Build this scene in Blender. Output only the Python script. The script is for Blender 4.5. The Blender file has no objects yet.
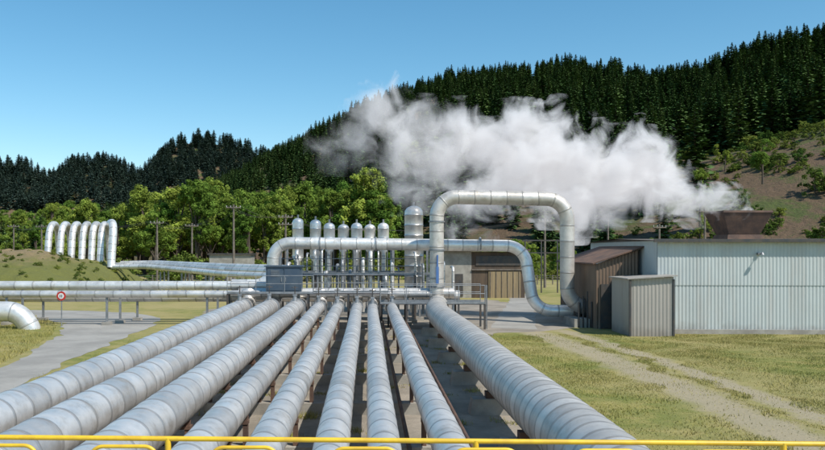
import bpy, math, random
import numpy as np
from mathutils import Vector, Matrix, noise
random.seed(7); np.random.seed(7)
R=math.radians
scene=bpy.context.scene
COL=scene.collection

# ---------------------------------------------------------------- materials
def _nt(name):
    m=bpy.data.materials.new(name); m.use_nodes=True
    nt=m.node_tree; b=nt.nodes['Principled BSDF']
    return m,nt,b
def N(nt,t,**k):
    n=nt.nodes.new(t)
    for a,v in k.items(): setattr(n,a,v)
    return n
def mth(nt,op,a,b=None,c=None,clamp=False):
    n=nt.nodes.new('ShaderNodeMath'); n.operation=op; n.use_clamp=clamp
    for i,v in enumerate((a,b,c)):
        if v is None: continue
        if isinstance(v,(int,float)): n.inputs[i].default_value=v
        else: nt.links.new(v,n.inputs[i])
    return n.outputs[0]
def mixc(nt,f,a,b,mode='MIX'):
    n=nt.nodes.new('ShaderNodeMix'); n.data_type='RGBA'; n.blend_type=mode
    for s,v in ((n.inputs[0],f),(n.inputs[6],a),(n.inputs[7],b)):
        if isinstance(v,(int,float)): s.default_value=v
        elif isinstance(v,tuple): s.default_value=(*v[:3],1)
        else: nt.links.new(v,s)
    return n.outputs[2]
def pos(nt): return N(nt,'ShaderNodeNewGeometry').outputs['Position']
def nz(nt,vec,scale,detail=6,rough=.6,stretch=None,dist=0):
    if stretch:
        mp=N(nt,'ShaderNodeMapping'); mp.inputs['Scale'].default_value=stretch
        nt.links.new(vec,mp.inputs[0]); vec=mp.outputs[0]
    n=N(nt,'ShaderNodeTexNoise'); n.inputs['Scale'].default_value=scale
    n.inputs['Detail'].default_value=detail; n.inputs['Roughness'].default_value=rough
    n.inputs['Distortion'].default_value=dist
    nt.links.new(vec,n.inputs['Vector']); return n.outputs['Fac']
def rng(nt,v,a,b,c=0,d=1):
    n=N(nt,'ShaderNodeMapRange'); n.interpolation_type='SMOOTHSTEP'
    nt.links.new(v,n.inputs[0])
    for i,x in zip((1,2,3,4),(a,b,c,d)): n.inputs[i].default_value=x
    return n.outputs[0]
def bump(nt,b,h,s,d=.02):
    n=N(nt,'ShaderNodeBump'); n.inputs['Strength'].default_value=s; n.inputs['Distance'].default_value=d
    nt.links.new(h,n.inputs['Height']); nt.links.new(n.outputs[0],b.inputs['Normal'])
def mat(name,c1,c2,scale=1.,rough=.8,metal=0.,bs=0.,bscale=20.,lo=.35,hi=.65,stretch=None,fine=.25):
    m,nt,b=_nt(name); p=pos(nt)
    f=rng(nt,nz(nt,p,scale,stretch=stretch),lo,hi)
    c=mixc(nt,f,c1,c2)
    f2=nz(nt,p,scale*14,3)
    c=mixc(nt,mth(nt,'MULTIPLY',f2,fine),c,tuple(x*.35 for x in c1))
    nt.links.new(c,b.inputs['Base Color']); b.inputs['Roughness'].default_value=rough; b.inputs['Metallic'].default_value=metal
    if bs: bump(nt,b,nz(nt,p,bscale,5),bs)
    return m

def clad_mat(name,base,rough,metal):
    m,nt,b=_nt(name); p=pos(nt)
    at=N(nt,'ShaderNodeAttribute'); at.attribute_name='seg'
    v=rng(nt,at.outputs['Fac'],-.4,1,.62,1.06)
    st=rng(nt,nz(nt,p,2.2,6,.7),.3,.75,1.04,.82)
    vv=mth(nt,'MULTIPLY',v,st)
    n=N(nt,'ShaderNodeVectorMath'); n.operation='SCALE'
    n.inputs[0].default_value=base; nt.links.new(vv,n.inputs['Scale'])
    dirt=rng(nt,nz(nt,p,1.1,8,.78),.52,.74,0,.6)
    c=mixc(nt,dirt,n.outputs[0],(base[0]*.58,base[1]*.51,base[2]*.42))
    # rain streaks running down round the barrel
    sk=rng(nt,nz(nt,p,6,4,.7,stretch=(.25,1.4,.25)),.58,.78,0,.4)
    c=mixc(nt,sk,c,(base[0]*.5,base[1]*.46,base[2]*.4))
    nt.links.new(c,b.inputs['Base Color'])
    nt.links.new(rng(nt,nz(nt,p,3,4),.3,.7,rough-.06,rough+.14),b.inputs['Roughness'])
    b.inputs['Metallic'].default_value=metal
    bump(nt,b,nz(nt,p,4.5,5),.45,.014)
    return m
M={}
M['clad']=clad_mat('aluminium_cladding',(.74,.71,.675),.36,.58)
M['clad_old']=clad_mat('weathered_cladding',(.65,.61,.56),.42,.45)
M['clad_white']=clad_mat('bright_cladding',(.82,.80,.765),.36,.5)
M['steel']=mat('galvanised_steel',(.34,.35,.36),(.23,.24,.25),3,.5,.5)
M['darksteel']=mat('dark_steel',(.06,.065,.07),(.11,.09,.075),2,.6,.3)
M['concrete']=mat('concrete',(.40,.375,.33),(.27,.25,.22),1.2,.9,0,.3,30)
M['rust']=mat('rusty_steel',(.17,.10,.07),(.09,.06,.05),1.5,.85,.1,.4,15)
M['roofdark']=mat('dark_roof_iron',(.10,.095,.09),(.16,.13,.11),1.5,.7,.1)
M['yellow']=mat('yellow_paint',(.80,.52,.03),(.64,.40,.03),8,.45,0,fine=.12)
M['bluebox']=mat('blue_grey_paint',(.05,.08,.12),(.08,.11,.14),2,.5)
M['valveblue']=mat('blue_valve_paint',(.07,.16,.38),(.10,.2,.42),3,.5)
M['wood']=mat('pole_wood',(.20,.17,.14),(.12,.10,.085),3,.9)
M['bark']=mat('bark',(.13,.10,.075),(.07,.055,.045),5,.95)
M['insul']=mat('porcelain',(.5,.5,.5),(.4,.38,.35),3,.3)
M['red']=mat('red_paint',(.55,.03,.02),(.45,.03,.02),3,.5)
M['white']=mat('white_paint',(.78,.78,.76),(.68,.68,.66),3,.5)
M['brown']=mat('brown_timber',(.13,.09,.06),(.075,.055,.042),2,.85,0,.3,20,stretch=(1,1,.2))
M['tan']=mat('tan_boards',(.36,.27,.15),(.25,.19,.115),2,.85,0,.2,20,stretch=(3,3,.2))
M['gravel']=mat('gravel',(.40,.345,.28),(.24,.21,.17),.5,.95,0,.9,14,fine=.6)
M['road']=mat('gravel_road_surface',(.38,.36,.325),(.28,.265,.24),.4,.95,0,.5,25,fine=.35)

def weathered_wall(name,c,stain,low=(.2,.17,.14),k=.6):
    m,nt,b=_nt(name); p=pos(nt)
    s=rng(nt,nz(nt,p,1.6,8,.7,stretch=(1,1,.12)),.45,.72)
    col=mixc(nt,mth(nt,'MULTIPLY',s,k),c,stain)
    s2=rng(nt,nz(nt,p,.35,4),.4,.7)
    col=mixc(nt,mth(nt,'MULTIPLY',s2,.3),col,tuple(x*.75 for x in c))
    sep=N(nt,'ShaderNodeSeparateXYZ'); nt.links.new(p,sep.inputs[0])
    sh=N(nt,'ShaderNodeTexWhiteNoise'); sh.noise_dimensions='1D'
    nt.links.new(mth(nt,'FLOOR',mth(nt,'DIVIDE',sep.outputs[0],.9)),sh.inputs['W'])
    col=mixc(nt,mth(nt,'MULTIPLY',sh.outputs[0],.18),col,tuple(x*.5 for x in c))
    rs=rng(nt,nz(nt,p,5,6,.7,stretch=(1,1,.06)),.58,.78)
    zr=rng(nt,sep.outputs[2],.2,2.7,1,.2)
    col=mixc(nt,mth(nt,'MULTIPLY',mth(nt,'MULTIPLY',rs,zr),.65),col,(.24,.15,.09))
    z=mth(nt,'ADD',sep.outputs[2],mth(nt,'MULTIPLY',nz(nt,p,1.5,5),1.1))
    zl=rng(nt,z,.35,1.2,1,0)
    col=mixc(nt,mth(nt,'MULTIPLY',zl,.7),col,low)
    nt.links.new(col,b.inputs['Base Color']); b.inputs['Roughness'].default_value=.55; b.inputs['Metallic'].default_value=.15
    bump(nt,b,nz(nt,p,8,5),.2,.02)
    return m
M['wall']=weathered_wall('pale_corrugated_iron',(.50,.545,.545),(.45,.43,.40))
M['oldwall']=weathered_wall('old_corrugated_iron',(.40,.37,.335),(.23,.165,.125))
M['brownwall']=weathered_wall('brown_sheet_wall',(.20,.14,.10),(.10,.075,.06))

def grass_net(nt,ruts=True):
    p=pos(nt)
    big=rng(nt,nz(nt,p,.12,6,.65,dist=.5),.36,.58)
    mid=rng(nt,nz(nt,p,.8,7,.7),.42,.66)
    fine=nz(nt,p,9,5,.7)
    g=mixc(nt,mid,(.175,.195,.034),(.31,.275,.062))
    dry=mixc(nt,fine,(.46,.37,.15),(.32,.26,.105))
    f=mth(nt,'ADD',mth(nt,'MULTIPLY',big,.62),mth(nt,'MULTIPLY',mid,.32),clamp=True)
    sep=N(nt,'ShaderNodeSeparateXYZ'); nt.links.new(p,sep.inputs[0])
    y=sep.outputs[1]; x=sep.outputs[0]
    far_=mth(nt,'MULTIPLY',rng(nt,y,46,60,0,.38),rng(nt,nz(nt,p,.09,6),.36,.6))
    f=mth(nt,'ADD',f,far_,clamp=True)
    c=mixc(nt,f,g,dry)
    c=mixc(nt,mth(nt,'MULTIPLY',fine,.42),c,(.09,.10,.024))
    if ruts:
        curve=mth(nt,'MULTIPLY',mth(nt,'POWER',mth(nt,'ABSOLUTE',mth(nt,'MULTIPLY',mth(nt,'SUBTRACT',y,22),.05)),2),-1.0)
        xx=mth(nt,'SUBTRACT',x,curve)
        wob=mth(nt,'MULTIPLY',mth(nt,'SUBTRACT',nz(nt,p,.9,6,.7),.5),1.6)
        tot=None
        for cx,w in ((10.2,.85),(12.1,.5)):
            d=mth(nt,'ABSOLUTE',mth(nt,'ADD',mth(nt,'SUBTRACT',xx,cx),wob))
            k=rng(nt,d,w*.4,w*1.4,1,0)
            tot=k if tot is None else mth(nt,'MAXIMUM',tot,k)
        edge=rng(nt,mth(nt,'ADD',x,wob),4.6,5.9,1,0)
        tot=mth(nt,'MAXIMUM',tot,mth(nt,'MULTIPLY',edge,rng(nt,y,2,4)))
        left=rng(nt,x,-9.5,-8.5)
        tot=mth(nt,'MULTIPLY',tot,left)
        lim=rng(nt,y,43,50,1,0)
        tot=mth(nt,'MULTIPLY',mth(nt,'MULTIPLY',tot,lim),.75)
        dirt=mixc(nt,fine,(.42,.35,.25),(.29,.24,.17))
        c=mixc(nt,tot,c,dirt)
    return c,fine
m,nt,b=_nt('grass_ground'); c,fine=grass_net(nt); nt.links.new(c,b.inputs['Base Color']); b.inputs['Roughness'].default_value=.95
bump(nt,b,fine,.8,.06); M['ground']=m
m,nt,b=_nt('grass_blades'); c,fine=grass_net(nt,False); 
c=mixc(nt,.3,c,(.36,.335,.08)); nt.links.new(c,b.inputs['Base Color']); b.inputs['Roughness'].default_value=.8; M['blades']=m
m,nt,b=_nt('hill_floor'); p=pos(nt)
f=rng(nt,nz(nt,p,.05,9,.75,dist=.6),.42,.54); f2=nz(nt,p,.5,6,.75)
c=mixc(nt,f,(.11,.145,.03),(.21,.125,.08)); c=mixc(nt,mth(nt,'MULTIPLY',f2,.7),c,(.055,.06,.02))
nt.links.new(c,b.inputs['Base Color']); b.inputs['Roughness'].default_value=1; bump(nt,b,f2,1,1.5); M['hill']=m
m,nt,b=_nt('mound_grass'); p=pos(nt)
sep=N(nt,'ShaderNodeSeparateXYZ'); nt.links.new(p,sep.inputs[0])
f=nz(nt,p,1.2,8,.75); zz=mth(nt,'ADD',sep.outputs[2],mth(nt,'MULTIPLY',f,2.8))
c=mixc(nt,rng(nt,zz,4.2,5.8),(.21,.215,.05),(.36,.26,.14)); c=mixc(nt,mth(nt,'MULTIPLY',nz(nt,p,6,5),.5),c,(.07,.08,.03))
nt.links.new(c,b.inputs['Base Color']); b.inputs['Roughness'].default_value=1; bump(nt,b,f,1,.5); M['mound']=m

def leaf_mat(name,c1,c2,var=.5,trans=.25):
    m,nt,b=_nt(name)
    oi=N(nt,'ShaderNodeObjectInfo'); at=N(nt,'ShaderNodeAttribute'); at.attribute_name='seg'
    c=mixc(nt,oi.outputs['Random'],c1,c2)
    v=rng(nt,at.outputs['Fac'],0,1,1-var,1+var)
    n=N(nt,'ShaderNodeVectorMath'); n.operation='SCALE'; nt.links.new(c,n.inputs[0]); nt.links.new(v,n.inputs['Scale'])
    out=nt.nodes['Material Output']
    df=N(nt,'ShaderNodeBsdfDiffuse'); nt.links.new(n.outputs[0],df.inputs[0]); nt.nodes.remove(b)
    if trans==0:
        nt.links.new(df.outputs[0],out.inputs[0]); return m
    tr=N(nt,'ShaderNodeBsdfTranslucent'); nt.links.new(n.outputs[0],tr.inputs[0])
    mx=N(nt,'ShaderNodeMixShader'); mx.inputs[0].default_value=trans
    nt.links.new(df.outputs[0],mx.inputs[1]); nt.links.new(tr.outputs[0],mx.inputs[2]); nt.links.new(mx.outputs[0],out.inputs[0])
    return m
M['pine']=leaf_mat('pine_needles',(.042,.088,.030),(.095,.145,.048),.5,0)
M['pinefar']=leaf_mat('haze_tinted_pine_needles',(.08,.125,.105),(.10,.145,.11),.4,0)  # bluer tint stands in for distance haze over the far forest
M['leaf']=leaf_mat('broadleaf_foliage',(.095,.18,.032),(.29,.35,.065),.42,.35)
M['leafdark']=leaf_mat('dark_shrub_foliage',(.055,.115,.024),(.23,.26,.055),.5,.25)

# ---------------------------------------------------------------- mesh builder
class MB:
    def __init__(s): s.v=[];s.f=[];s.m=[];s.sm=[];s.seg=[]
    def add(s,vs,fs,mi=0,smooth=False,seg=.5):
        o=len(s.v); s.v.extend(vs)
        s.seg.extend(seg if isinstance(seg,list) else [seg]*len(vs))
        for f in fs: s.f.append(tuple(i+o for i in f)); s.m.append(mi); s.sm.append(smooth)
    def box(s,c,d,rz=0,mi=0,taper=1.):
        x,y,z=d[0]/2,d[1]/2,d[2]/2; vs=[]
        for k,zz in ((1,-z),(taper,z)):
            for a,bb in ((-x,-y),(x,-y),(x,y),(-x,y)):
                a2,b2=a*k,bb*k
                vs.append((c[0]+a2*math.cos(rz)-b2*math.sin(rz),c[1]+a2*math.sin(rz)+b2*math.cos(rz),c[2]+zz))
        s.add(vs,[(3,2,1,0),(4,5,6,7),(0,1,5,4),(1,2,6,5),(2,3,7,6),(3,0,4,7)],mi)
    def prof(s,st,n=20,mi=0,caps=True,smooth=True):
        vs=[];sg=[];prev=None
        for (c,d,r,g) in st:
            d=d.normalized()
            if prev is None:
                u=d.cross(Vector((0,0,1)))
                if u.length<.05: u=d.cross(Vector((0,1,0)))
            else: u=prev-d*prev.dot(d)
            u.normalize(); prev=u; w=d.cross(u)
            for k in range(n):
                a=2*math.pi*k/n; p=c+(u*math.cos(a)+w*math.sin(a))*r
                vs.append(tuple(p)); sg.append(g)
        fs=[]
        for i in range(len(st)-1):
            for k in range(n):
                a=i*n+k;b=i*n+(k+1)%n; fs.append((a,b,b+n,a+n))
        s.add(vs,fs,mi,smooth,sg)
        if caps:
            s.add(vs[:n],[tuple(range(n))[::-1]],mi,False,sg[0]); s.add(vs[-n:],[tuple(range(n))],mi,False,sg[-1])
    def cyl(s,a,b,r0,r1=None,n=12,mi=0,caps=True,seg=.5):
        a=Vector(a);b=Vector(b); r1=r0 if r1 is None else r1; d=b-a
        s.prof([(a,d,r0,seg),(b,d,r1,seg)],n,mi,caps)
    def pipe(s,pts,r,bend=1.,spacing=.9,n=28,mi=0,ridge=.02,caps=True,sag=0.):
        pts=[Vector(p) for p in pts]; path=[pts[0]]
        for i in range(1,len(pts)-1):
            p=pts[i];a=(pts[i-1]-p);b=(pts[i+1]-p)
            L=min(bend,a.length*.49,b.length*.49); a.normalize();b.normalize()
            ang=a.angle(b); 
            if ang>3.1: path.append(p);continue
            p0=p+a*L;p2=p+b*L
            cen=p+(a+b).normalized()*(L/math.cos(ang/2))
            v0=(p0-cen);v2=(p2-cen); tot=v0.angle(v2); k=9
            for j in range(k+1):
                t=j/k; q=(v0*math.sin((1-t)*tot)+v2*math.sin(t*tot))/math.sin(tot)
                path.append(cen+q)
        path.append(pts[-1])
        cum=[0]
        for i in range(1,len(path)): cum.append(cum[-1]+(path[i]-path[i-1]).length)
        T=cum[-1]
        def at(s_):
            s_=min(max(s_,0),T); 
            for i in range(1,len(cum)):
                if s_<=cum[i]+1e-9: break
            l=cum[i]-cum[i-1]; t=(s_-cum[i-1])/l if l>0 else 0
            return path[i-1].lerp(path[i],t)
        S=[(c,1.,0) for c in cum]
        k=spacing
        while spacing and k<T-.1:
            for o,rr,q in ((-.07,1.,1),(-.035,1.,2),(-.02,1+ridge,3),(.012,1+ridge,3),(.024,1.,2),(.06,1.,4)): S.append((k+o,rr,q))
            k+=spacing*(1+random.uniform(-.03,.03))
        S.sort()
        st=[];last=-1; g=random.random()
        for s_,rr,q in S:
            if s_-last<.004: continue
            last=s_; c=at(s_); d=at(s_+.06)-at(s_-.06)
            if sag: c=c+Vector((sag*math.sin(s_*.31),0,sag*math.sin(s_*.45+1)))
            if q==4: g=random.random()*.8+.2
            st.append((c,d,r*rr,-.4 if q in(2,3) else g))
        s.prof(st,n,mi,caps)
    def flange(s,c,d,r,t=.12,mi=0):
        c=Vector(c);d=Vector(d).normalized(); s.cyl(c-d*t/2,c+d*t/2,r,n=20,mi=mi)
    def build(s,name,mats,parent=None):
        me=bpy.data.meshes.new(name); me.from_pydata(s.v,[],s.f); 
        for m in mats: me.materials.append(M[m] if isinstance(m,str) else m)
        me.polygons.foreach_set('material_index',s.m); me.polygons.foreach_set('use_smooth',s.sm)
        a=me.attributes.new('seg','FLOAT','POINT'); a.data.foreach_set('value',s.seg)
        me.update(); o=bpy.data.objects.new(name,me); COL.objects.link(o)
        if parent: o.parent=parent
        return o
def empty(name,loc=(0,0,0)):
    e=bpy.data.objects.new(name,None); COL.objects.link(e); e.location=loc; e.empty_display_size=.5; return e

# ---------------------------------------------------------------- ground & sheets
def grid(name,xs,ys,zf,mt,parent=None):
    nx,ny=len(xs),len(ys)
    vs=[(x,y,zf(x,y)) for y in ys for x in xs]
    fs=[(j*nx+i,j*nx+i+1,(j+1)*nx+i+1,(j+1)*nx+i) for j in range(ny-1) for i in range(nx-1)]
    mb=MB(); mb.add(vs,fs,0,True); return mb.build(name,[mt],parent)
gx=[-2500,-1000,-400,-200,-100,-50,0,50,100,200,400,1000,2500]
grid('ground',gx,[-300,-100,0,50,100,200,400,800,1600,3000],lambda x,y:0.,'ground')
def sheet(name,poly,z,mt,jit=.25,step=1.2):
    pts=[]
    for i in range(len(poly)):
        a=Vector(poly[i]);b=Vector(poly[(i+1)%len(poly)]); n=max(1,int((b-a).length/step))
        for k in range(n):
            p=a.lerp(b,k/n); q=noise.noise((p.x*.7,p.y*.7,1))*jit; q2=noise.noise((p.x*.7,p.y*.7,9))*jit
            pts.append((p.x+q,p.y+q2,z))
    mb=MB(); mb.add(pts,[tuple(range(len(pts)))]); return mb.build(name,[mt])
sheet('gravel_yard',[(-9.6,-12),(4.9,-12),(5.0,20),(5.2,40),(6.6,43.2),(9.5,44),(12.5,47),(14,60),(11,72),(-9,72),(-12,60),(-10.5,46)],.004,'gravel',.8,.6)
sheet('access_road',[(-10.4,0),(-10.9,12),(-11.3,24),(-12,31),(-12.4,40),(-12.7,47),(-13.6,53),(-17,57.5),(-22,59.5),(-34,60.5),(-60,61),(-60,55.5),(-30,55.2),(-22,53.2),(-18.6,49),(-16.3,42),(-14.7,35),(-13.9,30),(-13.6,12),(-13.8,0)],.008,'road',.5,.6)
sheet('yard_path',[(7,46),(9.5,45.2),(15,72),(18,100),(16.5,100),(12.8,72)],.008,'road',.3)

def mz(x,y):
    d=max(0,1-((x+48)/21.5)**4)*max(0,1-((y-84)/15)**4) if abs(x+48)<21.5 and abs(y-84)<15 else 0
    return 4.4*d**.55*(1+.14*noise.noise((x*.2,y*.2,0)))+.35*noise.noise((x*.9,y*.9,3))-.05 if d>0 else -.2
grid('grass_mound',np.linspace(-72,-24,150),np.linspace(66,102,110),mz,'mound')

# ---------------------------------------------------------------- hills
main=[((520,330,74),(260,90)),((307,360,97),(150,92)),((217,380,96.5),(85,102)),((196,400,95.5),(76,108)),((178,430,90),(66,114)),((166,470,94),(56,120)),
((125,520,117),(40,140)),((55,540,114),(15,160)),((22,560,107),(0,170)),((-17,580,92),(-15,175)),((-57,590,76),(-35,175)),((-103,600,54),(-55,175)),
((-163,600,30),(-80,175)),((-238,600,14),(-110,175)),((-351,600,8),(-170,175)),((-520,600,6),(-260,175))]
far=[((-800,900,80),(-640,650)),((-583,900,98),(-470,650)),((-414,900,101),(-335,650)),((-380,900,97),(-305,650)),((-355,900,83),(-285,650)),((-330,900,102),(-265,650)),((-290,900,104),(-235,650)),
((-256,900,88),(-205,650)),((-240,900,101),(-192,650)),((-217,900,123),(-175,650)),((-189,900,129),(-150,650)),((-150,900,122),(-120,650)),((-99,900,103),(-80,650)),((-20,900,65),(-15,650)),((92,900,40),(75,650)),((250,900,30),(200,650))]
def loft(data,amp,zf0):
    n=len(data)-1
    def f(s,t):
        s=min(max(s,0),n-1e-6); i=int(s); u=s-i
        a,b=data[i],data[i+1]
        rx=[a[0][k]*(1-u)+b[0][k]*u for k in range(3)]; fx=[a[1][k]*(1-u)+b[1][k]*u for k in range(2)]
        x=fx[0]+(rx[0]-fx[0])*t; y=fx[1]+(rx[1]-fx[1])*t
        tz=t if t<1 else 1-(t-1)*1.3
        z=zf0+(rx[2]-zf0)*tz
        w=max(0,math.sin(math.pi*min(max(t,0),1)))*min(1,.25+rx[2]/90)
        z+=amp*w*(noise.noise((x*.012,y*.012,0))*1.6+noise.noise((x*.04,y*.04,5))*.5)
        return x,y,z
    return f,n
def hill(name,data,amp,z0,ns,ntt,mt):
    f,n=loft(data,amp,z0); vs=[];
    ts=np.linspace(-.03,1.35,ntt); ss=np.linspace(0,n,ns)
    for t in ts:
        for s in ss: vs.append(f(s,t))
    fs=[(j*ns+i+1,j*ns+i,(j+1)*ns+i,(j+1)*ns+i+1) for j in range(ntt-1) for i in range(ns-1)]
    mb=MB(); mb.add(vs,fs,0,True); mb.build(name,[mt]); return f,n
fm,nm=hill('hill',main,9,-.5,220,90,'hill')
ff,nf=hill('hill',far,5,15,160,30,'hill')

# ---------------------------------------------------------------- trees
def pine_mesh(seed,H=18.,mt='pine',dens=1.):
    rd=random.Random(seed); mb=MB()
    mb.prof([(Vector((0,0,-1)),Vector((0,0,1)),.28,.5),(Vector((.1,0,H*.5)),Vector((0,0,1)),.16,.5),(Vector((0,0,H*.98)),Vector((0,0,1)),.03,.5)],6,1)
    z=H*rd.uniform(.06,.14); W=H*rd.uniform(.15,.19)
    while z<H:
        k=(z/H); L=W*(1-k)**.75*rd.uniform(.8,1.15)+.15
        nb=int((8 if k<.8 else 5)*dens); a0=rd.random()*6.28
        for i in range(nb):
            a=a0+6.28*i/nb+rd.uniform(-.3,.3); l=L*rd.uniform(.6,1.2); d=Vector((math.cos(a),math.sin(a),0)); sd=Vector((-d.y,d.x,0))
            up=rd.uniform(-.25,.25)+ (k-.4)*.5
            sg=rd.random()*.7
            for j in range(4):
                t=(j+.6)/4; c=Vector((0,0,z))+d*l*t+Vector((0,0,l*t*up-l*t*t*.25+rd.uniform(-.15,.15)))
                w=l*(.26-.12*t)+.12; q=l*.2+.1
                tl=rd.uniform(-.6,.6); s2=(sd*math.cos(tl)+Vector((0,0,1))*math.sin(tl)); dd=(d+Vector((0,0,rd.uniform(-.5,.35)))).normalized()
                mb.add([tuple(c-dd*q),tuple(c+s2*w),tuple(c+dd*q*1.5),tuple(c-s2*w)],[(0,1,2,3)],0,False,min(1,sg+.3*t))
        z+=H*.036*rd.uniform(.8,1.2)*(1.25-k*.6)
    mb.add([(-.12,0,H*.93),(.12,0,H*.93),(0,0,H*1.03)],[(0,1,2)],0,False,.8)
    mb.add([(0,-.12,H*.93),(0,.12,H*.93),(0,0,H*1.03)],[(0,1,2)],0,False,.8)
    o=mb.build('pine_proto',[mt,'bark']); me=o.data; bpy.data.objects.remove(o); return me
def leafy_mesh(seed,H=14.,W=4.5,mt='leaf',clumps=70,per=60,leaf=.3,trunk=True,base=.22):
    rd=random.Random(seed); mb=MB(); 
    lobes=[]
    for i in range(9):
        a=rd.random()*6.28; k=rd.uniform(.1,.95); rr=W*.55*math.sin(math.pi*min(1,.25+k*.72))
        lobes.append((Vector((math.cos(a)*rr,math.sin(a)*rr,H*(base+.1)+(H*(.85-base))*k)),W*rd.uniform(.3,.5)))
    if trunk:
        mb.prof([(Vector((0,0,-.5)),Vector((0,0,1)),H*.022,.5),(Vector((.1,.1,H*.4)),Vector((0,0,1)),H*.014,.5),(Vector((0,.2,H*.85)),Vector((0,0,1)),H*.004,.5)],7,1)
        for c,r in lobes:
            z0=c.z*.5; mb.prof([(Vector((.05,.05,z0)),c-Vector((0,0,z0)),H*.009,.5),(c*.5+Vector((0,0,z0*.5+.2)),c-Vector((0,0,z0)),H*.006,.5),(c,c-Vector((0,0,z0)),H*.002,.5)],5,1)
    for i in range(clumps):
        c,r=lobes[rd.randrange(len(lobes))]
        d=Vector((rd.gauss(0,1),rd.gauss(0,1),rd.gauss(0,1)+.25)).normalized()
        cc=c+d*r*rd.uniform(.6,1.1); cr=W*rd.uniform(.1,.2); sg=rd.uniform(.1,.9)
        for j in range(per):
            dd=Vector((rd.gauss(0,1),rd.gauss(0,1),rd.gauss(0,1)*.8)).normalized(); p=cc+dd*cr*rd.uniform(.5,1.15)
            nn=(dd+Vector((rd.uniform(-.8,.8),rd.uniform(-.8,.8),rd.uniform(-.2,1)))).normalized()
            u=nn.orthogonal().normalized(); u=Matrix.Rotation(rd.random()*6.28,3,nn)@u; w=nn.cross(u); s=leaf*rd.uniform(.6,1.3)
            mb.add([tuple(p-u*s*.6),tuple(p+w*s*.35),tuple(p+u*s*.6),tuple(p-w*s*.35)],[(0,1,2,3)],0,False,min(1,max(0,sg+rd.uniform(-.15,.15))))
    o=mb.build('leafy_proto',[mt,'bark']); me=o.data; bpy.data.objects.remove(o); return me
pines=[pine_mesh(i) for i in range(5)]; fpines=[pine_mesh(20+i,mt='pinefar',dens=.8) for i in range(3)]
leafs=[leafy_mesh(40+i,H=14,W=random.uniform(3.0,4.4),clumps=120,per=70,leaf=.29) for i in range(7)]
shrubs=[leafy_mesh(60+i,H=3,W=1.9,mt='leafdark',clumps=50,per=45,leaf=.2,trunk=True,base=.02) for i in range(4)]
def inst(me,name,par,loc,sc,rz=None,sxy=1.):
    o=bpy.data.objects.new(name,me); o.location=loc; o.rotation_euler=(random.uniform(-.03,.03),random.uniform(-.03,.03),random.random()*6.28 if rz is None else rz)
    o.scale=(sc*sxy,sc*sxy,sc); COL.objects.link(o)
    if par: o.parent=par
    return o
forest=empty('pine_forest'); forest2=empty('pine_forest'); scrub=empty('hillside_scrub')
cnt=0
def scatter(f,n,spacing,cb):
    for i in range(n):
        a0=Vector(f(i,0));a1=Vector(f(i+1,0));b0=Vector(f(i,1));b1=Vector(f(i+1,1))
        area=((a1-a0).length+(b1-b0).length)/2*((b0-a0).length)
        for k in range(int(area/spacing**2)):
            w0=(a1-a0).length;w1=(b1-b0).length
            t=random.random()
            if random.random()>(w0+(w1-w0)*t)/max(w0,w1): t=random.random()**.6
            s=i+random.random(); cb(s,t,*f(s,t))
def tsc(u): return 1.0 if u>.3 else (.85 if u>.0 else max(.55,.85+u*1.8))
def cbm(s,t,x,y,z):
    global cnt
    u=(x)/y
    if u<-.52 or u>.66: return
    edge=.36+.07*noise.noise((x*.03,y*.03,2))
    right=x/y>.37+.03*noise.noise((y*.05,0,0))
    if right and t<edge:
        if random.random()<.8 and noise.noise((x*.035,y*.035,14))>-.12: inst(random.choice(shrubs),'shrub',scrub,(x,y,z-.3),random.uniform(.35,1.0)*(1 if random.random()<.82 else 1.7),sxy=random.uniform(.9,1.4))
        return
    if t<.03: return
    st=noise.noise((x*.013,y*.013,8))
    if t<.3 and st>.05 and u<.15:
        if random.random()<.7: inst(random.choice(leafs),'broadleaf',forest,(x,y,z-.5),random.uniform(.7,1.0),sxy=1.1)
        return
    sc=random.uniform(.68,1.1)*tsc(u)*(1+.3*st)
    inst(random.choice(pines),'pine',forest,(x,y,z-.5),sc,sxy=random.uniform(.95,1.3)); cnt+=1
scatter(fm,nm,6.4,cbm)
for k in range(600):
    s=random.uniform(1,13.9); t=random.uniform(.96,1.03); x,y,z=fm(s,t)
    if -.52<x/y<.66: inst(random.choice(pines),'pine',forest,(x,y,z-.5),random.uniform(.75,1.02)*tsc(x/y),sxy=random.uniform(1.,1.3))
def cbf(s,t,x,y,z):
    if x/y<-.5 or x/y>.0 or t<.3: return
    inst(random.choice(fpines),'pine',forest2,(x,y,z-.5),random.uniform(.7,.88),sxy=random.uniform(1.5,2.1))
scatter(ff,nf,7.4,cbf)
for k in range(700):
    s=random.uniform(1,6); t=random.uniform(0,.36); x,y,z=fm(s,t)
    if .3<x/y<.66 and noise.noise((x*.05,y*.05,4))>-.02: inst(random.choice(shrubs),'shrub',scrub,(x,y,z-.3),random.uniform(.2,.65),sxy=random.uniform(1,1.7))
for k in range(10):
    s=random.uniform(1.5,6); t=random.uniform(.05,.3); x,y,z=fm(s,t)
    if .36<x/y<.66: inst(random.choice(leafs),'broadleaf',scrub,(x,y,z-.3),random.uniform(.28,.42),sxy=random.uniform(1,1.4))
wood=empty('broadleaf_woodland')
for k in range(185):
    x=random.uniform(-78,8); y=random.uniform(132,185)
    if x/y>0.02: continue
    g=.55+.47*min(1,max(0,(x+62)/25)) 
    inst(random.choice(leafs),'broadleaf',wood,(x,y,0 if y<175 else 2),random.uniform(.78,1.25)*g,sxy=random.uniform(.85,1.15))
for k in range(60):
    x=random.uniform(-8,62); y=random.uniform(118,150)
    inst(random.choice(leafs),'broadleaf',wood,(x,y,-.5),random.uniform(.3,.5),sxy=1.2)
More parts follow.
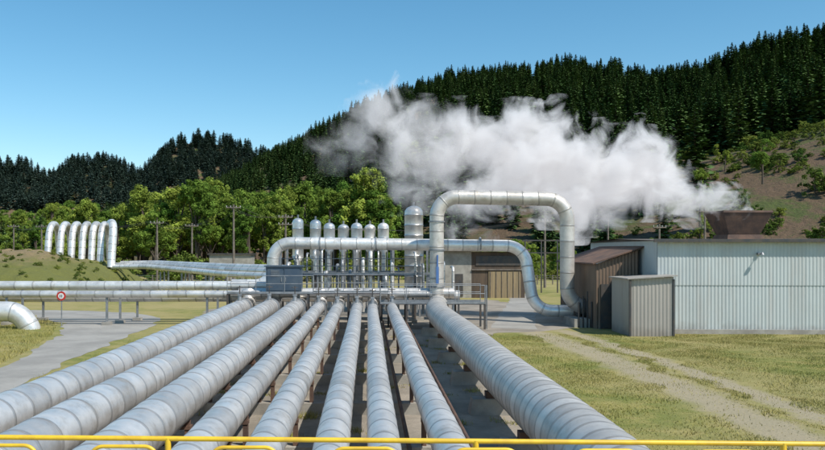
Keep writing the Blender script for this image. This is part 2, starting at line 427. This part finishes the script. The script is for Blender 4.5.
for k in range(40):
    x=random.uniform(-95,-55); y=random.uniform(135,180)
    inst(random.choice(pines),'pine',wood,(x,y,-.5),random.uniform(.4,.66),sxy=1.2)
for k in range(110):
    x=random.uniform(-78,60); y=random.uniform(114,128)
    inst(random.choice(shrubs),'shrub',wood,(x,y,-.2),random.uniform(.5,1.2),sxy=1.4)
tuft=empty('mound_tussocks')
for k in range(420):
    x=random.uniform(-70,-27); y=random.uniform(69,98); 
    inst(random.choice(shrubs),'tussock',tuft,(x,y,mz(x,y)-.08),random.uniform(.05,.17),sxy=random.uniform(1,1.8))
inst(pines[1],'conifer_tree',None,(62,152,14),1.0,sxy=1.25)
inst(leafs[2],'broadleaf_tree',None,(73,148,17),.62,sxy=1.0)
inst(leafs[4],'broadleaf_tree',None,(58,140,10),.6,sxy=1.1)
inst(shrubs[0],'round_bush',None,(-22.0,97,-.1),1.45,sxy=1.1)
inst(shrubs[1],'round_bush',None,(-14,92,-.1),.6,sxy=1.2)

# ---------------------------------------------------------------- grass blades
def blades(name,n,samp,mask,hmin,hmax):
    P=samp(n); keep=mask(P[:,0],P[:,1]); P=P[keep]; n=len(P)
    h=np.random.uniform(hmin,hmax,n)*(1+.8*np.sin(P[:,0]*1.7+np.sin(P[:,1]*1.3)*2)*np.sin(P[:,1]*1.1))
    h=np.clip(h,.015,None)
    a=np.random.uniform(0,6.28,n); w=np.random.uniform(.006,.016,n)
    dx=np.cos(a)*w; dy=np.sin(a)*w; lx=np.random.normal(0,.4,n)*h; ly=np.random.normal(0,.4,n)*h
    V=np.zeros((n,3,3)); V[:,0,0]=P[:,0]-dx;V[:,0,1]=P[:,1]-dy;V[:,1,0]=P[:,0]+dx;V[:,1,1]=P[:,1]+dy
    V[:,2,0]=P[:,0]+lx;V[:,2,1]=P[:,1]+ly;V[:,2,2]=h
    me=bpy.data.meshes.new(name); me.vertices.add(3*n); me.vertices.foreach_set('co',V.ravel())
    me.loops.add(3*n); me.loops.foreach_set('vertex_index',np.arange(3*n)); me.polygons.add(n); me.polygons.foreach_set('loop_start',np.arange(0,3*n,3))
    me.materials.append(M['blades']); me.update(calc_edges=True); o=bpy.data.objects.new(name,me); COL.objects.link(o)
def samp_r(n):
    Y=14+28.5*np.random.rand(n)**.8; X=4.9+np.random.rand(n)*26; return np.stack([X,Y],1)
def mask_r(X,Y):
    cur=-((np.abs(Y-22)*.05)**2); xx=X-cur; wob=.5*np.sin(Y*.9)+.3*np.sin(X*2+Y*2.3)
    rut=(np.abs(xx-10.2+wob*.6)<.85)|(np.abs(xx-12.1+wob*.6)<.5)|(X<5.5+.4*np.sin(Y*1.3))
    thin=np.random.rand(len(X))<(.6+.3*np.sin(X*.7+1.3*np.sin(Y*.5)))
    return (X<.6*Y+1.5)&((~rut)|(np.random.rand(len(X))<.1))&thin
blades('lawn_grass',420000,samp_r,mask_r,.03,.06)
def samp_l(n): return np.stack([-34+20*np.random.rand(n),28+26*np.random.rand(n)],1)
def mask_l(X,Y):
    return (X<np.interp(Y,[12,30,35,42,49,53.2],[-13.8,-14.2,-15,-16.6,-19,-22.3]))&(X>-.5*Y-2)
blades('verge_grass',90000,samp_l,mask_l,.05,.16)
def samp_w(n): 
    c=np.random.rand(160,2)*[13,32]+[-8.5,13]; k=np.random.randint(0,160,n)
    return c[k]+np.random.normal(0,.14,(n,2))
blades('yard_weeds',16000,samp_w,lambda X,Y:X<5.2,.05,.14)
def samp_e(n): return np.stack([-10.9+2.4*np.random.rand(n)+.3*np.random.randn(n),13+34*np.random.rand(n)],1)
blades('roadside_grass',50000,samp_e,lambda X,Y:(X>-12.0-.02*(Y-30))&(np.random.rand(len(X))<.5+.5*np.sin(Y*1.1+X*2)),.05,.18)

# ---------------------------------------------------------------- the main pipes
YE=46.
mains=[(-7.2,.45),(-5.6,.45),(-4.1,.44),(-2.8,.33),(-1.72,.31),(-.62,.30),(.26,.28),(1.36,.30)]
for i,(x,r) in enumerate(mains):
    mb=MB(); zc=1.2
    mb.pipe([(x,-14,zc),(x,YE-.8,zc),(x,YE+1.2,zc),(x,YE+1.9+.15*(i%3),zc+.05),(x,YE+2.3,2.0)],r,.5,spacing=.86 if r>.4 else .94,n=40,sag=.012,ridge=.022)
    mb.flange((x,YE-.2,zc),(0,1,0),r*1.2,.1,1); mb.flange((x,YE-.05,zc),(0,1,0),r*1.2,.1,1)
    mb.build('steam_pipe',['clad','steel'])
mb=MB(); mb.pipe([(3.62,-14,1.2),(3.62,40,1.2),(3.75,44,1.2),(4.1,46.8,1.2)],.6,.8,spacing=.5,n=48,ridge=.012,sag=.01)
mb.prof([(Vector((4.06,46.2,1.2)),Vector((.1,1,0)),.6,.5),(Vector((4.1,46.9,1.25)),Vector((.1,1,.1)),.59,.5),(Vector((4.12,47.5,1.4)),Vector((0,1,.3)),.45,.5),(Vector((4.12,47.9,1.6)),Vector((0,.6,1)),.4,.5)],32,0)
mb.build('steam_pipe',['clad_old'])
mb=MB(); mb.pipe([(4.12,48,.9),(4.12,48,7.7),(11.95,48,7.55),(11.95,48,1.05),(14.6,48,1.0)],.43,1.25,spacing=.95,n=32)
for z in (2.3,4.5,6.2): mb.flange((4.12,48,z),(0,0,1),.49,.09,1)
mb.box((4.12,47.5,3.0),(.16,.22,1.0),0,2); mb.cyl((4.12,47.5,3.5),(4.12,47.5,4.2),.05,mi=2)
mb.build('arched_steam_pipe',['clad_old','steel','valveblue'])
mb=MB(); mb.pipe([(-8.5,50,2.3),(-5.95,50,2.3),(-5.95,50,4.95),(9.75,50,4.75),(10.25,49.4,.75),(14.5,49,.75)],.37,1.1,spacing=.95,n=32)
for x in (-3,0.5,4,7): mb.flange((x,50,4.87),(1,0,0),.44,.09,1)
mb.build('arched_steam_pipe',['clad_white','steel'])
for (y,z,r,x0,x1,mt) in ((49.2,2.32,.27,-70,-5.9,'clad_white'),(47.9,1.86,.22,-70,4.0,'clad'),(51,1.5,.3,-70,3,'clad')):
    mb=MB(); mb.pipe([(x0,y,z),(x1,y,z)],r,.5,spacing=1.1,n=24)
    for x in range(-60,-6,6):
        mb.box((x+y*.3,y,z/2-r/2),(.12,.12,z-r),0,1); mb.box((x+y*.3,y,.1),(.5,.5,.2),0,2)
    mb.build('cross_pipe',[mt,'steel','concrete'])
mb=MB(); mb.pipe([(-50,44.5,1.05),(-19.9,45.5,1.0),(-19.2,45.6,.0),(-19.2,45.6,-.8)],.57,.65,spacing=1.1,n=36)
mb.flange((-24,45.35,1.01),(1,0.03,0),.63,.1,0)
mb.build('large_water_pipe',['clad_white'])

for y in range(7,46,5):
    mb=MB(); yy=y+random.uniform(-.2,.2)
    mb.box((-2.9,yy,.16),(10.2,.42,.32),0,0)
    for x,r in mains:
        h=1.2-r-.32
        mb.box((x-r*.55,yy,.32+h/2+.03),(.1,.16,h+.12),0,1); mb.box((x+r*.55,yy,.32+h/2+.03),(.1,.16,h+.12),0,1)
        mb.box((x,yy,1.2-r-.05),(r*1.5,.2,.08),0,1)
    mb.box((3.62,yy,.22),(1.7,.55,.44),0,0,.9); mb.box((3.62,yy,.52),(.8,.3,.2),0,1)
    mb.build('pipe_support',['concrete','rust'])
mb=MB()
for k in range(34):
    y=22+k*.75; mb.box((-8.35+random.uniform(-.05,.05),y,.22),(.12,.3,.45+random.uniform(-.08,.1)),0,0)
mb.box((-8.35,34.5,.5),(.07,26,.06),0,1)
mb.build('shadow_row_posts',['darksteel','rust'])  # low dark posts added for the row of shadows by the outer pipe's supports
mb=MB()
for x in (-3.4,-2.25,.85,2.15):
    mb.pipe([(x,-10,.42),(x,YE,.42)],.05,.3,spacing=0,n=8)
mb.build('drain_pipe',['rust'])

# ---------------------------------------------------------------- valve manifold & platform
man=empty('valve_manifold')
mb=MB()
mb.pipe([(-7.8,48.4,1.9),(5.2,48.4,1.9)],.3,.5,n=24); mb.pipe([(-7.2,52.5,1.5),(6,52.5,1.5)],.35,.5,n=24)
mb.build('header_pipe',['clad'],man)
mb=MB()
for i,(x,r) in enumerate(mains):
    z0=1.2+r
    for yy in (44.9+.5*(i%2),):
        mb.cyl((x,yy,z0-.05),(x,yy,z0+.28),.13,.1,mi=0); mb.box((x,yy,z0+.33),(.22,.22,.1),0,0)
        mb.cyl((x,yy,z0+.38),(x,yy,z0+.85),.03,mi=1,n=8)
        mb.pipe([(x+.18*math.cos(a),yy+.18*math.sin(a),z0+.75) for a in [k*math.pi/5 for k in range(11)]],.018,.02,spacing=0,n=6,mi=1)
        mb.cyl((x-.18,yy,z0+.75),(x+.18,yy,z0+.75),.012,n=6,mi=1)
mb.build('gate_valves',['steel','darksteel'],man)
mb=MB()
rd=random.Random(3)
for k in range(26):
    x=-6.5+k*.48+rd.uniform(-.1,.1); y=rd.uniform(51,56); h=rd.uniform(2.6,4.6)
    mb.pipe([(x,y,.3),(x,y,h),(x,y+1.2,h)],rd.uniform(.05,.12),.3,spacing=.7,n=10,ridge=.15,mi=rd.choice([0,0,1]))
mb.build('riser_pipes',['clad_white','steel'],man)
plat=empty('steel_platform')
mb=MB()
def rail(mb,p0,p1,h=1.05,step=1.3,mi=0,r=.022):
    p0=Vector(p0);p1=Vector(p1);L=(p1-p0).length;n=max(1,int(L/step))
    for i in range(n+1):
        p=p0.lerp(p1,i/n); mb.cyl(p,p+Vector((0,0,h)),r,n=8,mi=mi)
    for hh in (h,h*.55): mb.cyl(p0+Vector((0,0,hh)),p1+Vector((0,0,hh)),r,n=8,mi=mi)
    mb.box(((p0.x+p1.x)/2,(p0.y+p1.y)/2,p0.z+.06),(abs(p1.x-p0.x)+.02,abs(p1.y-p0.y)+.02,.12),0,mi)
for x0,x1,y,z in ((-8.2,-3.2,46.6,1.95),(.7,6.6,45.2,1.45),(.7,6.6,47,1.45),(-3.2,1.2,46.8,2.0),(-5.5,3,50.8,2.9)):
    rail(mb,(x0,y,z),(x1,y,z))
for x0,x1,y0,y1,z in ((.7,6.6,45.2,47,1.43),(-8.2,1.2,46.6,47.4,1.93),(-5.5,3,50.8,51.8,2.88)):
    mb.box(((x0+x1)/2,(y0+y1)/2,z),(x1-x0,y1-y0,.05),0,1)
    k=x0
    while k<=x1+.01:
        mb.box((k,y0+.05,z/2),(.1,.1,z),0,1); mb.box((k,y1-.05,z/2),(.1,.1,z),0,1); k+=(x1-x0)/4
for dx in (0,.4): mb.cyl((6.75,45.4+dx,0),(6.75,45.4+dx,2.5),.025,n=6)
for k in range(8): mb.cyl((6.75,45.4,.2+k*.28),(6.75,45.8,.2+k*.28),.015,n=6)
mb.build('platform_frame',['steel','darksteel'],plat)
mb=MB()
for x in (-5.9,-3.4,-.9,1.7,4.0):
    for y in (54,58.5): mb.box((x,y,2.4),(.16,.16,4.8),0,0)
    mb.box((x,56.25,4.7),(.14,4.4,.18),0,0)
for y in (53.9,58.6):
    for z in (2.9,4.72): mb.box((-.95,y,z),(10.2,.12,.16),0,0)
mb.build('pipe_rack',['steel'])
mb=MB(); mb.box((-5.0,47.9,2.75),(2.1,1.0,1.5),0,0); mb.box((-5.0,47.9,3.54),(2.3,1.2,.08),0,0)
for dx in (-.9,.9): mb.box((-5.0+dx,47.9,1.0),(.12,.9,2.0),0,1)
for dx in (-.5,.5):
    mb.box((-5+dx,47.385,2.75),(.9,.03,1.3),0,0); mb.box((-5+dx*.25,47.355,2.75),(.04,.04,.25),0,1)
for k in range(5): mb.box((-5.5,47.36,2.95+k*.08),(.5,.02,.03),0,1)
mb.build('control_cabinet',['bluebox','steel'])

def vessel(x,y,top,r,zb,mt='clad_white'):
    mb=MB(); V=Vector; U=V((0,0,1)); c=V((x,y,0))
    st=[(c+U*(.2),U,r*.45,.5),(c+U*zb,U,r*.45,.4),(c+U*(zb+.35),U,r,.6)]
    z=zb+.35
    while z<top-r*.9:
        st+= [(c+U*z,U,r,.6),(c+U*(z+.02),U,r*1.04,-.3),(c+U*(z+.06),U,r*1.04,-.3),(c+U*(z+.08),U,r,random.random()),(c+U*(z+.14),U,r,.7)]; z+=.7
    zt=top-r*.8
    for k in range(6):
        a=k/5*math.pi/2; st.append((c+U*(zt+r*.8*math.sin(a)),U,max(.03,r*math.cos(a)),.7))
    mb.prof(st,24,0); mb.cyl((x,y,top-.02),(x,y,top+.25),.07,mi=1)
    mb.pipe([(x,y,zb+.8),(x,y-r-.5,zb+.8),(x,y-r-.5,1.2)],.13,.3,n=12,spacing=.6,ridge=.08)
    for k in range(3):
        a=k*2.09+.5; mb.cyl((x+r*.8*math.cos(a),y+r*.8*math.sin(a),0),(x+r*.8*math.cos(a),y+r*.8*math.sin(a),zb+.5),.04,n=6,mi=1)
    mb.build('steam_separator',[mt,'steel'])
for i,px in enumerate((-5.25,-3.95,-2.9,-1.85,-.85,.15,1.15)):
    vessel(px,60+.3*(i%2),6.55+(.35 if i<2 else 0)-.1*(i%2),.42,4.3 if i>1 else 3.6)
vessel(3.15,55,7.55,.64,1.6,mt='clad')

for i,x in enumerate((-36.9,-35.5,-34.2,-33.0,-31.9,-30.9)):
    mb=MB(); mb.pipe([(x+.4,91,3.0),(x+.3,92,7.5),(x-.1,95.5,7.5),(x-.1,96,3.0)],.38,1.6,n=24); mb.build('expansion_loop_pipe',['clad_white'])
mb=MB(); mb.pipe([(-28.6,89,2.5),(-28.65,90.2,7.6),(-30.3,93.5,7.6),(-30.3,94,2.5)],.44,1.5,n=24); mb.build('expansion_loop_pipe',['clad_white'])
for k,(dy,dz) in enumerate(((0,0),(1.6,.35),(3.4,.6))):
    mb=MB(); mb.pipe([(-28.5,89+dy,2.6+dz*.6),(-24,87+dy,2.7+dz*.6),(-13,72+dy,2.35+dz),(-6,64+dy,2.35+dz)],.27,1.5,n=18,spacing=1.3)
    for t in (.2,.5,.8):
        x=-24+11*t;y=87-15*t+dy; mb.box((x,y,1.1),(.14,.14,2.2),0,1)
    mb.build('feeder_pipe',['clad_white' if k!=1 else 'clad','steel'])

# ---------------------------------------------------------------- buildings
def corr(mb,p0,p1,z0,z1,mi=0,pitch=.19,amp=.022,ztop1=None,lap=None):
    p0=Vector((*p0,0));p1=Vector((*p1,0)); d=p1-p0;L=d.length;d.normalize(); nrm=Vector((d.y,-d.x,0))
    n=int(L/(pitch/4)); vs=[];fs=[]
    ztop1=z1 if ztop1 is None else ztop1
    rows=[(0,0),(1,0)] if not lap else [(0,.0),(lap,.0),(lap+.0005,.03),(1,.03)]
    for i in range(n+1):
        t=i/n; p=p0+d*L*t+nrm*amp*math.sin(2*math.pi*i/4+.4); zt=z1+(ztop1-z1)*t
        for f,o in rows:
            q=p+nrm*o; vs.append((q.x,q.y,z0+(zt-z0)*f))
    k=len(rows)
    for i in range(n):
        for j in range(k-1): a=i*k+j; fs.append((a,a+k,a+k+1,a+1))
    mb.add(vs,fs,mi,False)
bld=empty('corrugated_iron_building')
A=(15.55,43.0);B=(42,41.8);C=(42.7,57.0);D=(16.2,58.2)
mb=MB(); corr(mb,A,B,0,5.0,lap=.52,amp=.012); corr(mb,B,C,0,5.0); corr(mb,C,D,0,5.0); corr(mb,D,A,0,5.0)
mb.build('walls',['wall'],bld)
mb=MB()
def P3(p,z): return (p[0],p[1],z)
mA=((A[0]+D[0])/2,(A[1]+D[1])/2); mB_=((B[0]+C[0])/2,(B[1]+C[1])/2)
o=.3
Af=(A[0]-o,A[1]-o);Bf=(B[0]+o,B[1]-o);Cf=(C[0]+o,C[1]+o);Df=(D[0]-o,D[1]+o);mAf=(mA[0]-o,mA[1]);mBf=(mB_[0]+o,mB_[1])
mb.add([P3(Af,5.02),P3(Bf,5.02),P3(mBf,5.2),P3(mAf,5.2),P3(Cf,5.02),P3(Df,5.02)],[(0,1,2,3),(3,2,4,5)],0)
mb.add([P3(A,5.0),P3(D,5.0),P3(mA,5.17)],[(0,1,2)],0)
L=Vector((Bf[0]-Af[0],Bf[1]-Af[1])).length; ang=math.atan2(Bf[1]-Af[1],Bf[0]-Af[0])
mb.box(((Af[0]+Bf[0])/2,(Af[1]+Bf[1])/2-.05,5.0),(L,.14,.16),ang,1)
mb.build('roof_and_gutter',['roofdark','darksteel'],bld)
mb=MB()
for t in (.34,.66,.97):
    x=A[0]+(B[0]-A[0])*t; y=A[1]+(B[1]-A[1])*t-.12; mb.cyl((x,y,.1),(x,y,4.95),.04,mi=0,n=10); mb.box((x,y+.04,4.0),(.16,.06,.05),ang,0)
mb.box(((A[0]+B[0])/2,(A[1]+B[1])/2-.06,.12),(26.4,.12,.24),ang,1)
for t in (.2,.5,.8):
    x=A[0]+(B[0]-A[0])*t; y=A[1]+(B[1]-A[1])*t-.12
    mb.box((x,y,4.3),(.16,.14,.12),ang,0); mb.cyl((x,y-.1,4.28),(x,y-.36,4.35),.02,n=8,mi=0); mb.cyl((x,y-.36,4.38),(x,y-.36,4.25),.04,.12,n=14,mi=0)
mb.build('downpipes_plinth_lamps',['steel','concrete'],bld)
mb=MB()
def frus(mb,cx,cy,z0,z1,a0,b0,a1,b1,mi=0,thick=.06,inner=True):
    vs=[]
    for z,a,b in ((z0,a0,b0),(z1,a1,b1)):
        for sx,sy in ((-1,-1),(1,-1),(1,1),(-1,1)): vs.append((cx+sx*a,cy+sy*b,z))
    if inner:
        for z,a,b in ((z1,a1-thick,b1-thick),(z0,a0-thick,b0-thick)):
            for sx,sy in ((-1,-1),(1,-1),(1,1),(-1,1)): vs.append((cx+sx*a,cy+sy*b,z))
    n=len(vs)//4;fs=[]
    for i in range(n-1):
        for k in range(4): a=i*4+k;b=i*4+(k+1)%4; fs.append((a,b,b+4,a+4))
    mb.add(vs,fs,mi)
frus(mb,23.2,50.2,5.1,5.45,1.15,1.1,1.05,1.0); frus(mb,23.2,50.2,5.45,6.8,.95,.9,1.5,1.4); frus(mb,23.2,50.2,6.8,6.92,1.53,1.43,1.5,1.4)
mb.build('steam_vent_hopper',['rust'],None)
ann=empty('lean_to_shed')
mb=MB(); a0=(13.0,45.6);a1=(15.4,45.6);b0=(13.0,54);b1=(15.4,54)
corr(mb,a0,a1,0,3.7,ztop1=4.5); corr(mb,b0,a0,0,3.7); corr(mb,b1,b0,0,4.5,ztop1=3.7)
mb.add([(12.75,45.3,3.68),(15.7,45.3,4.66),(15.7,54.3,4.66),(12.75,54.3,3.68),(12.75,45.3,3.76),(15.7,45.3,4.74),(15.7,54.3,4.74),(12.75,54.3,3.76)],[(3,2,1,0),(4,5,6,7),(0,1,5,4),(1,2,6,5),(2,3,7,6),(3,0,4,7)],1)
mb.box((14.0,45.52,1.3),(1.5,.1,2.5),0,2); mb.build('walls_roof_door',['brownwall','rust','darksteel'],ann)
sh=empty('small_iron_shed')
mb=MB(); corr(mb,(13.6,41.6),(15.85,41.5),0,2.95,ztop1=3.1,amp=.012); corr(mb,(13.6,44.6),(13.6,41.6),0,2.95); corr(mb,(15.85,41.5),(15.85,42.9),0,3.1)
mb.add([(13.45,41.4,2.97),(16.0,41.3,3.14),(16.0,42.85,3.14),(13.45,44.7,2.97),(13.45,41.4,3.03),(16.0,41.3,3.2),(16.0,42.85,3.2),(13.45,44.7,3.03)],[(3,2,1,0),(4,5,6,7),(0,1,5,4),(1,2,6,5),(2,3,7,6),(3,0,4,7)],0)
for x in (13.6,15.85): mb.box((x,41.5,1.5),(.1,.1,2.95),0,1)
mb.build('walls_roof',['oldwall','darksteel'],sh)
mb=MB()
for y,z in ((48,1.0),(49,.75)):
    mb.flange((13.0-.1,y,z),(1,0,0),.62,.14,0); mb.flange((12.6,y,z),(1,0,0),.55,.1,0)
mb.box((12.4,47.6,.25),(.9,2.6,.5),0,1)
for k in range(5): mb.cyl((12.2+.25*k,46.3,0),(12.2+.25*k,46.3,1.5+.3*(k%3)),.05,mi=0,n=8)
mb.build('pump_connection',['darksteel','concrete'])
ms=empty('timber_storage_shed')
mb=MB()
mb.box((8.4,78,2.2),(2.6,6,4.4),0,0); mb.box((12.2,78,2.15),(5.0,6,4.3),0,1)
mb.build('walls',['concrete','brown'],ms)
mb=MB(); mb.box((10.9,77.8,4.5),(8.4,7.0,.18),0,0); mb.build('roof',['rust'],ms)
mb=MB(); mb.box((12.8,74.96,1.25),(3.0,.08,2.5),0,0)
for k in range(6): mb.box((11.45+.54*k,74.9,1.25),(.05,.06,2.5),0,1)
mb.box((12.2,74.95,3.5),(4.2,.06,.9),0,2); mb.box((12.2,74.9,2.66),(4.9,.1,.14),0,1); mb.box((8.4,74.97,1.2),(1.0,.06,2.1),0,2)
mb.build('doors_windows',['tan','wood','darksteel'],ms)
mb=MB(); mb.box((-20,118,1.9),(6,4,3.8),0,0); mb.box((-20,118,3.9),(6.5,4.5,.2),0,1); mb.box((-21,115.97,1.1),(1,.06,2.1),0,1); mb.box((-18.5,115.97,1.9),(1.2,.06,.9),0,1)
mb.build('concrete_hut',['concrete','darksteel'])

# ---------------------------------------------------------------- poles and wires
def pole(x,y,h,arms=1,rz=0,name='power_pole'):
    mb=MB(); mb.cyl((x,y,-.3),(x,y,h),.17,.11,n=10,mi=0); tips=[]
    for k in range(arms):
        z=h-.4-.9*k; mb.box((x,y-.14,z),(1.8,.11,.12),rz,0)
        for o in (-.85,-.35,.35,.85):
            px,py=x+o*math.cos(rz),y-.14+o*math.sin(rz); mb.cyl((px,py,z+.07),(px,py,z+.25),.05,.035,n=8,mi=1); tips.append((px,py,z+.25))
    mb.build(name,['wood','insul']); return tips
T=[pole(x,y,h,a,.2+random.uniform(-.4,.4)) for x,y,h,a in ((-62,140,9,1),(-51,125,8.5,1),(-29,110,8.6,1),(-24.2,110,8.2,1),(-16.8,100,10.2,1),(-10.3,100,9,2),(-1,105,7.5,1),(21,95,8.3,1),(33,110,9.5,1),(40,95,9.5,1),(33.5,92,7.5,1))]
mb=MB()
def wire(a,b,sag=.8):
    a=Vector(a);b=Vector(b); pts=[a.lerp(b,t/8)-Vector((0,0,sag*4*(t/8)*(1-t/8))) for t in range(9)]
    for i in range(8): mb.cyl(pts[i],pts[i+1],.016,n=4,caps=False)
for i in range(len(T)-1):
    for k in (0,1,3): wire(T[i][k],T[i+1][k])
mb.build('overhead_wires',['darksteel'])
mb=MB()
for x in (16.5,18.2,19.9,21.6):
    mb.box((x,84,2.8),(.12,.12,5.6),0,0)
mb.box((19,84,5.5),(5.6,.14,.14),0,0); mb.box((19,84,4.2),(5.4,.1,.1),0,0)
mb.build('steel_gantry',['darksteel'])
mb=MB()
for k in range(60):
    x=-48+k*2.0
    mb.box((x,104,.6),(.12,.12,1.3),0,0)
for z in (.3,.6,.9,1.15): mb.cyl((-48,104,z),(70,104,z),.012,n=4,mi=1)
mb.build('wire_fence',['wood','steel'])
mb=MB(); mb.cyl((-18,47,0),(-18,47,2.1),.035,n=8,mi=0)
mb.cyl((-18,46.95,1.8),(-18,46.92,1.8),.27,n=28,mi=1); mb.cyl((-18,46.915,1.8),(-18,46.91,1.8),.17,n=28,mi=2)
mb.box((-18.05,46.9,1.8),(.04,.008,.15),0,3); mb.box((-17.95,46.9,1.8),(.04,.008,.15),0,3)
mb.build('round_road_sign',['steel','red','white','darksteel'])

# ---------------------------------------------------------------- bridge and railing
mb=MB(); mb.box((0,-1.2,2.25),(60,12.8,.3),0,0); mb.box((0,5.2,2.5),(60,.25,.2),0,0)
for x in (-11,6): mb.box((x,-1,1.05),(.5,10,2.1),0,0)
mb.build('road_bridge_deck',['concrete'])
mb=MB(); 
z=lambda x:3.262-.0083*x
mb.cyl((-12,5.2,z(-12)),(12,5.2,z(12)),.0165,n=14)
for k in range(-14,15):
    x=k*.775-.02; 
    mb.pipe([(x-.22,5.14,2.45),(x-.22,5.14,z(x)-.038),(x+.22,5.14,z(x)-.038),(x+.22,5.14,2.45)],.0125,.09,spacing=0,n=10)
for k in range(-6,7): mb.cyl((k*2.0+.7,5.2,2.55),(k*2.0+.7,5.2,z(k*2)),.02,n=10)
mb.build('yellow_guard_rail',['yellow'])

# ---------------------------------------------------------------- steam
import bmesh
bm=bmesh.new()
rd=random.Random(11)
def puff(px,py,D,r,n=7):
    X=(px-368)/800*D; Z=4.5+(250-py)/800*D
    for k in range(n):
        s=r*rd.uniform(.35,.62); v=Vector((rd.gauss(0,1),rd.gauss(0,1),rd.gauss(0,1))).normalized()*r*rd.uniform(.35,.9)
        if k==0: v=Vector((0,0,0)); s=r*.75
        bmesh.ops.create_icosphere(bm,subdivisions=2,radius=s,matrix=Matrix.Translation((X+v.x,D+v.y*.9,Z+v.z)))
for a in ((738,214,50,1.0),(728,208,50,1.2),(712,203,50,1.4),(692,198,50.3,1.7),(668,186,50.6,2.2),(645,172,51,2.7),(640,152,51,2.2),(618,180,51.3,2.7),(600,197,51.5,2.1),(588,160,51.6,2.7),(560,178,52,3.0),
          (545,148,52.2,2.6),(555,115,52.4,1.3),(532,168,52.4,3.0),(510,136,52.8,2.6),(505,165,53,2.9),(478,150,53.5,2.9),(452,145,54,2.7),(442,178,54,2.3),(420,160,54,2.2),(415,185,54.5,2.0),(395,185,55,1.7),
          (425,130,55,2.2),(405,122,55.5,2.4),(385,118,56,2.9),(362,130,56.5,2.7),(345,150,57,2.2),(332,160,57,1.5),(400,150,54.5,2.0),(470,195,53,2.2),(475,225,52.5,1.5),(455,232,52.5,1.1),(560,205,51,1.8),(585,210,51,1.6)):
    puff(*a)
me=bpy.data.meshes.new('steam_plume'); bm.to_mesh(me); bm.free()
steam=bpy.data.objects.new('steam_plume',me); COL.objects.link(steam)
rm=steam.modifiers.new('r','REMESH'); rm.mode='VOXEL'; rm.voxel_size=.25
ng=bpy.data.node_groups.new('steamvol','GeometryNodeTree')
ng.interface.new_socket('Geometry',in_out='INPUT',socket_type='NodeSocketGeometry'); ng.interface.new_socket('Geometry',in_out='OUTPUT',socket_type='NodeSocketGeometry')
gi=ng.nodes.new('NodeGroupInput');go=ng.nodes.new('NodeGroupOutput');mv=ng.nodes.new('GeometryNodeMeshToVolume');smn=ng.nodes.new('GeometryNodeSetMaterial')
mv.resolution_mode='VOXEL_SIZE'; mv.inputs['Voxel Size'].default_value=.5; mv.inputs['Interior Band Width'].default_value=2.0; mv.inputs['Density'].default_value=1
m=bpy.data.materials.new('steam_volume'); m.use_nodes=True; nt=m.node_tree; nt.nodes.clear(); M['steam']=m
out=N(nt,'ShaderNodeOutputMaterial'); pv=N(nt,'ShaderNodeVolumePrincipled'); nt.links.new(pv.outputs[0],out.inputs['Volume'])
at=N(nt,'ShaderNodeAttribute'); at.attribute_name='density'
p=pos(nt); n1=nz(nt,p,.5,4,.66,dist=.8)
d=mth(nt,'ADD',mth(nt,'MULTIPLY',at.outputs['Fac'],1.55),mth(nt,'MULTIPLY',mth(nt,'SUBTRACT',n1,.5),4.4))
d=mth(nt,'SUBTRACT',d,.22,clamp=True)
sep=N(nt,'ShaderNodeSeparateXYZ'); nt.links.new(p,sep.inputs[0])
k=rng(nt,sep.outputs[0],-4,22,.26,2.0)
dd=mth(nt,'MULTIPLY',d,k)
dd=mth(nt,'MULTIPLY',dd,mth(nt,'GREATER_THAN',at.outputs['Fac'],.001))
nt.links.new(dd,pv.inputs['Density']); pv.inputs['Density Attribute'].default_value=''
pv.inputs['Color'].default_value=(.98,.98,.98,1); pv.inputs['Anisotropy'].default_value=0.
# added self-glow stands in for light scattered many times inside dense white vapour
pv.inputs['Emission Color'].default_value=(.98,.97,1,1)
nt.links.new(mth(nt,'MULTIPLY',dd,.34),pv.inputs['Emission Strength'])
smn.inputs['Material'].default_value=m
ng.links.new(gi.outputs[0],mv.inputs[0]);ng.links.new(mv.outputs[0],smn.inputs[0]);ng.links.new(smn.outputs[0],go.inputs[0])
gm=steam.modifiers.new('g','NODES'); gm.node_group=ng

# ---------------------------------------------------------------- light, sky, camera
sd=Vector((.50,-.42,.80)).normalized()
el=math.asin(sd.z); rot=math.atan2(sd.x,sd.y)
w=bpy.data.worlds.new('World'); scene.world=w; w.use_nodes=True; nt=w.node_tree
sky=nt.nodes.new('ShaderNodeTexSky'); sky.sky_type='NISHITA'; sky.sun_disc=False; sky.sun_elevation=el; sky.sun_rotation=rot
sky.air_density=1.0; sky.dust_density=.4; sky.ozone_density=2.2; sky.altitude=300
hs=nt.nodes.new('ShaderNodeHueSaturation'); hs.inputs['Saturation'].default_value=1.25; hs.inputs['Hue'].default_value=.484
bg=nt.nodes['Background']; bg.inputs[1].default_value=.15; nt.links.new(sky.outputs[0],hs.inputs['Color']); nt.links.new(hs.outputs[0],bg.inputs[0])
sl=bpy.data.lights.new('sun','SUN'); sl.energy=5.0; sl.angle=R(.53); sl.color=(1,.95,.86); so=bpy.data.objects.new('sun',sl); COL.objects.link(so)
so.rotation_euler=(-sd).to_track_quat('-Z','Y').to_euler()
cam=bpy.data.cameras.new('camera'); co=bpy.data.objects.new('camera',cam); COL.objects.link(co)
co.location=(0,0,4.5); co.rotation_euler=(R(90),0,0); cam.sensor_width=36; cam.lens=800/825*36; cam.shift_x=44.5/825; cam.shift_y=25/825
cam.clip_start=.1; cam.clip_end=6000
scene.camera=co
scene.view_settings.view_transform='Standard'; scene.view_settings.look='None'; scene.view_settings.exposure=0
print('pines',cnt,'objs',len(bpy.data.objects))
